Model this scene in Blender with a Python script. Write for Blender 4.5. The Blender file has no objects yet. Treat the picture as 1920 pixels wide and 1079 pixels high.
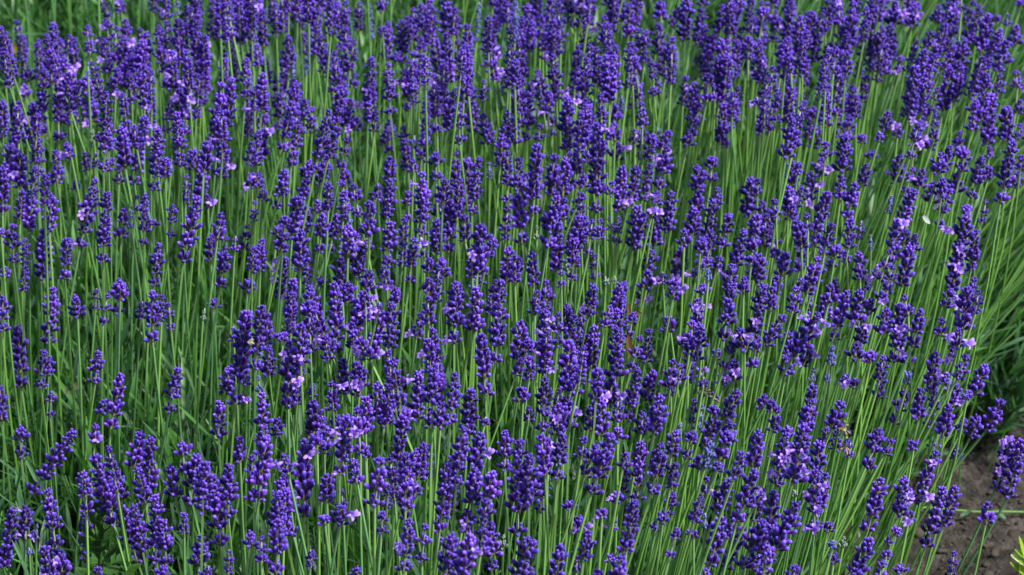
import bpy, math, random
import numpy as np
from mathutils import Vector, Matrix

random.seed(11)
rng = np.random.default_rng(11)
S = bpy.context.scene
COL = S.collection

# ------------------------------------------------------------------ camera
PITCH = math.radians(30.0)
HFOV = math.radians(17.6)
CAM = np.array([0.0, 0.0, 1.60])
cd = bpy.data.cameras.new('camera')
cam = bpy.data.objects.new('camera', cd); COL.objects.link(cam)
cam.location = CAM; cam.rotation_euler = (math.pi / 2 - PITCH, 0, 0)
cd.sensor_width = 36.0; cd.lens = 18.0 / math.tan(HFOV / 2)
cd.clip_start = 0.05; cd.clip_end = 400.0
cd.dof.use_dof = True; cd.dof.focus_distance = 2.28; cd.dof.aperture_fstop = 16.0
S.camera = cam

# ------------------------------------------------------------------ sky and sun
SUN_EL, SUN_AZ = math.radians(56.0), math.radians(112.0)     # azimuth clockwise from +Y
w = bpy.data.worlds.new('World'); S.world = w; w.use_nodes = True
nt = w.node_tree; bg = nt.nodes['Background']
sky = nt.nodes.new('ShaderNodeTexSky'); sky.sky_type = 'NISHITA'; sky.sun_disc = False
sky.sun_elevation = SUN_EL; sky.sun_rotation = SUN_AZ
sky.air_density = 1.0; sky.dust_density = 3.0; sky.ozone_density = 1.0
nt.links.new(sky.outputs[0], bg.inputs[0]); bg.inputs[1].default_value = 0.075
sl = bpy.data.lights.new('sun', 'SUN'); sl.energy = 3.4; sl.angle = math.radians(7.0); sl.color = (1.0, 0.95, 0.86)
so = bpy.data.objects.new('sun', sl); COL.objects.link(so)
sd = Vector((math.sin(SUN_AZ) * math.cos(SUN_EL), math.cos(SUN_AZ) * math.cos(SUN_EL), math.sin(SUN_EL)))
so.rotation_euler = (-sd).to_track_quat('-Z', 'Y').to_euler(); so.location = (0, 0, 5)
S.view_settings.view_transform = 'Standard'; S.view_settings.look = 'None'
S.view_settings.exposure = 1.24; S.view_settings.gamma = 1.0; S.view_settings.use_curve_mapping = False
S.cycles.max_bounces = 6; S.cycles.diffuse_bounces = 3; S.cycles.glossy_bounces = 2; S.cycles.transmission_bounces = 3
S.cycles.transparent_max_bounces = 4

KPX = 2 * math.tan(HFOV / 2) / 1920.0
RIGHT = np.array([1.0, 0, 0]); FWD = np.array([0, math.cos(PITCH), -math.sin(PITCH)]); UP = np.array([0, math.sin(PITCH), math.cos(PITCH)])
def ray(px, py):
    return FWD + (px - 960) * KPX * RIGHT + (539.5 - py) * KPX * UP
def at_z(px, py, z):
    d = ray(px, py); return CAM + d * ((z - CAM[2]) / d[2])
def at_y(px, py, y):
    d = ray(px, py); return CAM + d * (y / d[1])
def to_px(p):
    q = np.asarray(p) - CAM; f = q @ FWD
    return 960 + (q @ RIGHT) / f / KPX, 539.5 - (q @ UP) / f / KPX

# ------------------------------------------------------------------ materials
def mat(name, build, rough=0.6, spec=0.3, sheen=0.0, sheen_col=(1, 1, 1), trans=0.0, trans_mul=(1, 1, 1), bump=None):
    m = bpy.data.materials.new(name); m.use_nodes = True
    n, l = m.node_tree.nodes, m.node_tree.links
    b = n['Principled BSDF']; out = n['Material Output']
    b.inputs['Roughness'].default_value = rough; b.inputs['Specular IOR Level'].default_value = spec
    if sheen:
        b.inputs['Sheen Weight'].default_value = sheen; b.inputs['Sheen Roughness'].default_value = 0.45
        b.inputs['Sheen Tint'].default_value = (*sheen_col, 1)
    c = build(n, l)
    l.new(c, b.inputs['Base Color'])
    if trans:
        t = n.new('ShaderNodeBsdfTranslucent'); mx = n.new('ShaderNodeMixShader')
        mc = n.new('ShaderNodeMix'); mc.data_type = 'RGBA'; mc.blend_type = 'MULTIPLY'; mc.inputs[0].default_value = 1
        l.new(c, mc.inputs[6]); mc.inputs[7].default_value = (*trans_mul, 1)
        l.new(mc.outputs[2], t.inputs[0]); mx.inputs[0].default_value = trans
        l.new(b.outputs[0], mx.inputs[1]); l.new(t.outputs[0], mx.inputs[2]); l.new(mx.outputs[0], out.inputs[0])
    if bump:
        nz = n.new('ShaderNodeTexNoise'); nz.inputs['Scale'].default_value = bump[0]; nz.inputs['Detail'].default_value = 6
        tc = n.new('ShaderNodeTexCoord'); l.new(tc.outputs['Object'], nz.inputs['Vector'])
        bp = n.new('ShaderNodeBump'); bp.inputs['Strength'].default_value = bump[1]; bp.inputs['Distance'].default_value = bump[2]
        l.new(nz.outputs[0], bp.inputs['Height']); l.new(bp.outputs[0], b.inputs['Normal'])
    return m

def attr_split(n, l):
    a = n.new('ShaderNodeAttribute'); a.attribute_name = 'tint'
    s = n.new('ShaderNodeSeparateColor'); l.new(a.outputs['Color'], s.inputs[0])
    return s
def rnd(n, l, s):
    oi = n.new('ShaderNodeObjectInfo'); ad = n.new('ShaderNodeMath'); ad.operation = 'ADD'
    l.new(oi.outputs['Random'], ad.inputs[0]); l.new(s.outputs[1], ad.inputs[1])
    fr = n.new('ShaderNodeMath'); fr.operation = 'FRACT'; l.new(ad.outputs[0], fr.inputs[0]); return fr.outputs[0]
def ramp(n, l, fac, stops):
    r = n.new('ShaderNodeValToRGB'); e = r.color_ramp.elements
    while len(e) < len(stops): e.new(0.5)
    for k, (p, c) in enumerate(stops): e[k].position = p; e[k].color = (*c, 1)
    l.new(fac, r.inputs[0]); return r.outputs[0]
def mixc(n, l, fac, a, b, mode='MIX'):
    m = n.new('ShaderNodeMix'); m.data_type = 'RGBA'; m.blend_type = mode
    for i, v in ((0, fac), (6, a), (7, b)):
        if hasattr(v, 'links'): l.new(v, m.inputs[i])
        else: m.inputs[i].default_value = v if i == 0 else (*v, 1)
    return m.outputs[2]

def two_ramps(sa, sb):
    """colour along the piece (tint R) between two variants chosen per piece (tint G + object random)"""
    def f(n, l):
        s = attr_split(n, l)
        return mixc(n, l, rnd(n, l, s), ramp(n, l, s.outputs[0], sa), ramp(n, l, s.outputs[0], sb))
    return f
M = {}
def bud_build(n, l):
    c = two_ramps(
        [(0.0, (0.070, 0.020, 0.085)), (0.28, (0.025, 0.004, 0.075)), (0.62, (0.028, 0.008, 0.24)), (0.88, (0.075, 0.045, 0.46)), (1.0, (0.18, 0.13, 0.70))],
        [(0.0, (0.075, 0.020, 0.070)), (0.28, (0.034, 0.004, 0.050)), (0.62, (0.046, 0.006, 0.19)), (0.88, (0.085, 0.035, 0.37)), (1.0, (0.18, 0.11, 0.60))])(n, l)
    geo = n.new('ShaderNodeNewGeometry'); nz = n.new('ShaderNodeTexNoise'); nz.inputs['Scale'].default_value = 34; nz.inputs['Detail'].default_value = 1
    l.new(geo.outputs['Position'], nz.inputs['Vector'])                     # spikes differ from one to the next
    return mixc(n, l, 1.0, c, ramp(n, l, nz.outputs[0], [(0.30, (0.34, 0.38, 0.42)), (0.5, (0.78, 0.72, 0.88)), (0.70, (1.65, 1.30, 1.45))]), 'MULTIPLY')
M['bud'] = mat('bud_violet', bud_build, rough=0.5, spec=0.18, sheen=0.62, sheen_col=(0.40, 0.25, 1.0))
M['bud_blue'] = mat('bud_blue', two_ramps(
    [(0.0, (0.09, 0.13, 0.14)), (0.4, (0.05, 0.05, 0.28)), (1.0, (0.13, 0.15, 0.55))],
    [(0.0, (0.10, 0.15, 0.13)), (0.4, (0.04, 0.03, 0.30)), (1.0, (0.09, 0.10, 0.50))]), rough=0.7, spec=0.2, sheen=0.5, sheen_col=(0.6, 0.7, 1.0))
M['bud_pale'] = mat('bud_pale', two_ramps(
    [(0.0, (0.11, 0.18, 0.09)), (0.5, (0.12, 0.19, 0.14)), (1.0, (0.17, 0.22, 0.30))],
    [(0.0, (0.10, 0.17, 0.08)), (0.5, (0.15, 0.22, 0.14)), (1.0, (0.21, 0.28, 0.22))]), rough=0.8, spec=0.15, sheen=0.2)
M['petal'] = mat('petal_lilac', two_ramps(
    [(0.0, (0.16, 0.06, 0.46)), (0.5, (0.32, 0.18, 0.84)), (1.0, (0.46, 0.30, 0.93))],
    [(0.0, (0.22, 0.08, 0.50)), (0.5, (0.42, 0.22, 0.88)), (1.0, (0.58, 0.36, 0.92))]), rough=0.55, spec=0.25, sheen=0.2, trans=0.35, trans_mul=(1.0, 0.9, 1.0))
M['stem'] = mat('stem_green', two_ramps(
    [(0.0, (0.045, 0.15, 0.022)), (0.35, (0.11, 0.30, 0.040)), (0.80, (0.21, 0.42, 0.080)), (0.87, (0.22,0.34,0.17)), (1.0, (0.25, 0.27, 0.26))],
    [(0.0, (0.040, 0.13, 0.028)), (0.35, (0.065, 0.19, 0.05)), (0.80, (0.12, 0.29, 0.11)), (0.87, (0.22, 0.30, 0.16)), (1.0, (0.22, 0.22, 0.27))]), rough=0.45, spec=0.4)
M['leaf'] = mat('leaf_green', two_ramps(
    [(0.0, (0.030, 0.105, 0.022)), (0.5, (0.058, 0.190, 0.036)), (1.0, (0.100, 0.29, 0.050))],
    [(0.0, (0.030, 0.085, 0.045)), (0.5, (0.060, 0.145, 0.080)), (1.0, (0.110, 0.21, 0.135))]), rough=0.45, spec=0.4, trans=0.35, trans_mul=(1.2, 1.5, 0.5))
M['bract'] = mat('bract_brown', two_ramps(
    [(0.0, (0.16, 0.15, 0.07)), (1.0, (0.14, 0.07, 0.11))], [(0.0, (0.13, 0.15, 0.06)), (1.0, (0.10, 0.05, 0.14))]), rough=0.7, trans=0.2)

# ------------------------------------------------------------------ mesh gathering
class Acc:
    """gathers triangles (with a per-vertex tint and a material slot) and links them as ONE mesh"""
    def __init__(self): self.V, self.F, self.T, self.I, self.n = [], [], [], [], 0
    def add(self, V, F, T, slot=0):
        V = np.asarray(V, float).reshape(-1, 3); F = np.asarray(F, int).reshape(-1, 3)
        T = np.asarray(T, float)
        if T.ndim == 1: T = np.tile(T, (len(V), 1))
        self.V.append(V); self.F.append(F + self.n); self.T.append(T); self.I.append(np.full(len(F), slot)); self.n += len(V); return self
    def mesh(self, name, mats, smooth=True):
        V = np.concatenate(self.V); F = np.concatenate(self.F); T = np.concatenate(self.T); I = np.concatenate(self.I)
        me = bpy.data.meshes.new(name)
        me.vertices.add(len(V)); me.vertices.foreach_set('co', V.ravel())
        me.loops.add(F.size); me.loops.foreach_set('vertex_index', F.ravel())
        me.polygons.add(len(F)); me.polygons.foreach_set('loop_start', np.arange(0, F.size, 3)); me.polygons.foreach_set('loop_total', np.full(len(F), 3))
        me.polygons.foreach_set('material_index', I)
        me.polygons.foreach_set('use_smooth', np.full(len(F), bool(smooth)))
        a = me.color_attributes.new('tint', 'FLOAT_COLOR', 'POINT')
        a.data.foreach_set('color', np.concatenate([T, np.ones((len(T), 1))], 1).ravel())
        for m in mats: me.materials.append(m)
        me.update(calc_edges=True); me.validate(); return me
    def arrays(self): return np.concatenate(self.V), np.concatenate(self.F), np.concatenate(self.T), np.concatenate(self.I)

def link(name, me, parent=None, M4=None, **props):
    o = bpy.data.objects.new(name, me); COL.objects.link(o)
    if parent is not None: o.parent = parent
    if M4 is not None: o.matrix_basis = M4
    for k, v in props.items(): o[k] = v
    return o

def frame(d):
    d = d / np.linalg.norm(d); a = np.array([0, 1.0, 0]) if abs(d[1]) < 0.9 else np.array([1.0, 0, 0])
    x = np.cross(a, d); x /= np.linalg.norm(x); return x, np.cross(d, x), d

def tubes(P, R, sides=4, twist=0.0, tint=None):
    """P (N,M,3) centre lines, R (N,M) radii -> arrays of N separate tubes"""
    N, Mm = P.shape[:2]
    d = P[:, -1] - P[:, 0]; d /= np.linalg.norm(d, axis=1, keepdims=True) + 1e-9
    a = np.tile(np.array([0, 1.0, 0]), (N, 1)); x = np.cross(a, d); x /= np.linalg.norm(x, axis=1, keepdims=True) + 1e-9
    y = np.cross(d, x)
    ph = (np.arange(sides) * 2 * np.pi / sides)[None, :] + np.reshape(twist, (-1, 1))
    ring = np.cos(ph)[:, :, None] * x[:, None, :] + np.sin(ph)[:, :, None] * y[:, None, :]        # N,s,3
    V = P[:, :, None, :] + R[:, :, None, None] * ring[:, None, :, :]
    k = np.arange(Mm - 1)[:, None] * sides; s = np.arange(sides)[None, :]
    q0 = k + s; q1 = k + (s + 1) % sides
    F1 = np.stack([q0, q1, q1 + sides], -1).reshape(-1, 3); F2 = np.stack([q0, q1 + sides, q0 + sides], -1).reshape(-1, 3)
    cap = np.array([[(Mm - 1) * sides, (Mm - 1) * sides + j, (Mm - 1) * sides + j + 1] for j in range(1, sides - 1)])
    F = np.concatenate([F1, F2, cap])
    F = (F[None] + (np.arange(N) * Mm * sides)[:, None, None]).reshape(-1, 3)
    if tint is None: T = np.zeros((N, Mm, 2))
    else: T = tint
    T = np.repeat(T[:, :, None, :], sides, 2); T = np.concatenate([T, np.zeros(T.shape[:-1] + (1,))], -1)
    return V.reshape(-1, 3), F, T.reshape(-1, 3)

def leaves(P0, D, N_, L, W, curl, g, fold=0.25, rows=5):
    """flat narrow leaf blades with a folded midrib; P0,D,N_ (n,3) root, direction, upper-side normal"""
    n = len(P0); t = np.linspace(0, 1, rows)
    wprof = np.interp(t, [0, .15, .45, .8, 1], [.45, .75, 1, .75, .12])
    Sd = np.cross(D, N_); Sd /= np.linalg.norm(Sd, axis=1, keepdims=True) + 1e-9
    C = P0[:, None] + D[:, None] * (L[:, None] * t)[:, :, None] + N_[:, None] * ((curl * L)[:, None] * t ** 2)[:, :, None]
    h = (W[:, None] * wprof * 0.5)[:, :, None]
    A = C - Sd[:, None] * h + N_[:, None] * h * fold; B = C + Sd[:, None] * h + N_[:, None] * h * fold
    V = np.stack([A, C, B], 2)                                     # n,rows,3,3
    F = []
    for r in range(rows - 1):
        for c in (0, 1):
            i = r * 3 + c; F += [[i, i + 1, i + 4], [i, i + 4, i + 3]]
    F = (np.array(F)[None] + (np.arange(n) * rows * 3)[:, None, None]).reshape(-1, 3)
    T = np.zeros((n, rows, 3, 3)); T[..., 0] = t[None, :, None]; T[..., 1] = np.reshape(g, (-1, 1, 1))
    return V.reshape(-1, 3), F, T.reshape(-1, 3)

# ------------------------------------------------------------------ bud, flower and whorl shapes (metres, z along the stem)
def bud_arrays(L, r, sides, prof, bend=0.0, ridge=0.0, ph0=0.0):
    ts = [p[0] for p in prof]; rs = [p[1] for p in prof]
    V = [[0, 0, 0]]; T = [[0, 0, 0]]
    for i, (t, q) in enumerate(zip(ts, rs)):
        for k in range(sides):
            a = 2 * math.pi * k / sides + ph0; rr = r * q * (1 + ridge * (1 if k % 2 else -1))
            V.append([rr * math.cos(a) + bend * L * t * t, rr * math.sin(a), L * t]); T.append([t, 0, 0])
    V.append([bend * L, 0, L]); T.append([1, 0, 0])
    F = []
    for k in range(sides): F.append([0, 1 + (k + 1) % sides, 1 + k])
    for i in range(len(ts) - 1):
        for k in range(sides):
            a = 1 + i * sides + k; b = 1 + i * sides + (k + 1) % sides
            F += [[a, b, b + sides], [a, b + sides, a + sides]]
    e = 1 + (len(ts) - 1) * sides
    for k in range(sides): F.append([e + k, e + (k + 1) % sides, len(V) - 1])
    return np.array(V), np.array(F), np.array(T, float)
HI = [(0.14, 0.55), (0.45, 0.95), (0.76, 1.0), (0.94, 0.62)]
MID = [(0.30, 0.85), (0.80, 0.95)]
LO = [(0.62, 1.05)]
def bud_variant(k, prof, sides):
    r_ = random.Random(k)
    return bud_arrays(0.0075 * r_.uniform(.84, 1.12), 0.00158 * r_.uniform(.92, 1.1), sides, prof, r_.uniform(-.06, .10), 0.05 if sides == 6 else 0, r_.uniform(0, 6))
BUDS = {q: [bud_variant(k, p, s) for k in range(5)] for q, p, s in (('hi', HI, 6), ('mid', MID, 5), ('lo', LO, 5))}

def flower_arrays(k):
    """an open two-lipped floret: short tube, five rounded lobes"""
    r_ = random.Random(100 + k); V, F, T = bud_arrays(0.0062, 0.0011, 5, [(0.3, .9), (0.9, 1.1)])
    V = list(V); F = list(F); T = list(T)
    for j in range(5):
        big = j < 2
        a = [1.15, 1.99, 3.45, 4.71, 5.97][j] + r_.uniform(-.12, .12)
        l = (0.0052 if big else 0.0034) * r_.uniform(.9, 1.15); wd = (0.0027 if big else 0.0019)
        el = math.radians(r_.uniform(45, 78) if big else r_.uniform(5, 55))
        if not big and r_.random() < .2: continue
        c, s = math.cos(a), math.sin(a)
        rad = np.array([c, s, 0]); tan = np.array([-s, c, 0]); z = np.array([0, 0, 1.0])
        d = rad * math.cos(el) + z * math.sin(el); nn = -rad * math.sin(el) + z * math.cos(el)
        o = z * 0.0058 + rad * 0.0006
        b = len(V); rowsP = [(0, .35, 0), (.35, .85, .0004), (.72, 1, .0004), (1, .55, -.0006)]
        for (tt, wq, up) in rowsP:
            ctr = o + d * (l * tt) + nn * up * (1 + r_.uniform(-1.2, 1.6)) + tan * r_.uniform(-.0003, .0003)
            for q in (-1, 0, 1):
                V.append(ctr + tan * (q * wd * .5 * 2 * wq * .62) + nn * (.0008 * abs(q) * r_.uniform(-.6, 1))); T.append([.35 + .65 * tt, 0, 0])
        for i in range(3):
            for q in (0, 1):
                e = b + i * 3 + q; F += [np.array([e, e + 1, e + 4]), np.array([e, e + 4, e + 3])]
    return np.array(V), np.array(F), np.array(T, float)
FLOWERS = [flower_arrays(k) for k in range(6)]

def rot_to(az, tilt, roll=0.0):
    """matrix taking +Z to a direction tilted from Z by `tilt` towards azimuth `az`"""
    return np.array(Matrix.Rotation(az, 3, 'Z') @ Matrix.Rotation(tilt, 3, 'Y') @ Matrix.Rotation(roll, 3, 'Z'))

def whorl_layout(k, top):
    """[(position, rotation, scale, bud index)] of the buds of one whorl"""
    r_ = random.Random(500 + k * 2 + int(top)); out = []
    if top:
        for j in range(5):
            a = j * 2 * math.pi / 5 + r_.uniform(-.3, .3)
            out.append((a, .0012, .0004, math.radians(r_.uniform(24, 40)), r_.uniform(.72, .92)))
        for j in range(3):
            out.append((j * 2.1 + r_.uniform(-.3, .3), .0006, .0028, math.radians(r_.uniform(6, 18)), r_.uniform(.6, .85)))
    else:
        for side in (0, math.pi):
            for j, off in enumerate((-1.1, -.4, .35, 1.05)):
                if r_.random() < .06: continue
                a = side + off * 1.05 + r_.uniform(-.16, .16)
                lowr = j % 2 == 0
                out.append((a, r_.uniform(.0012, .0020) if not lowr else r_.uniform(.0017, .0027), r_.uniform(.0008, .0030) if not lowr else r_.uniform(-.0006, .0010),
                            math.radians(r_.uniform(12, 28) if not lowr else r_.uniform(36, 54)), r_.uniform(.82, 1.1)))
    res = []
    for (a, ra, z, tl, s) in out:
        res.append((np.array([ra * math.cos(a), ra * math.sin(a), z]), rot_to(a, tl, r_.uniform(0, 6)), s, r_.randrange(5)))
    return res
LAY = {(k, t): whorl_layout(k, t) for k in range(9) for t in (False, True)}

def bracts(acc, k, slot):
    r_ = random.Random(900 + k)
    a0 = r_.uniform(0, 6); P, D, Nn = [], [], []
    for j in (0, 1):
        a = a0 + j * math.pi; rad = np.array([math.cos(a), math.sin(a), 0])
        P.append(rad * .0008 + np.array([0, 0, -.0008])); D.append((rad * .9 + np.array([0, 0, .45])) / 1.006); Nn.append((-rad * .45 + np.array([0, 0, .9])) / 1.006)
    acc.add(*leaves(np.array(P), np.array(D), np.array(Nn), np.full(2, .0038), np.full(2, .0034), np.full(2, .35), [.2, .7], rows=3), slot=slot)
    V, F, T = tubes(np.array([[[0, 0, -.0012], [0, 0, .0035]]]), np.array([[.0011, .0009]]), 5)
    acc.add(V, F, T, slot)

def whorl_acc(k, top, q, slot=0, bslot=1, with_bracts=True):
    acc = Acc(); r_ = random.Random(77 + k)
    for (p, R, s, bi) in LAY[(k, top)]:
        V, F, T = BUDS[q][bi]; T = T.copy(); T[:, 1] = r_.random()
        acc.add(V @ (R * s).T + p, F, T, slot)
    if with_bracts: bracts(acc, k, bslot)
    return acc
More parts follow.
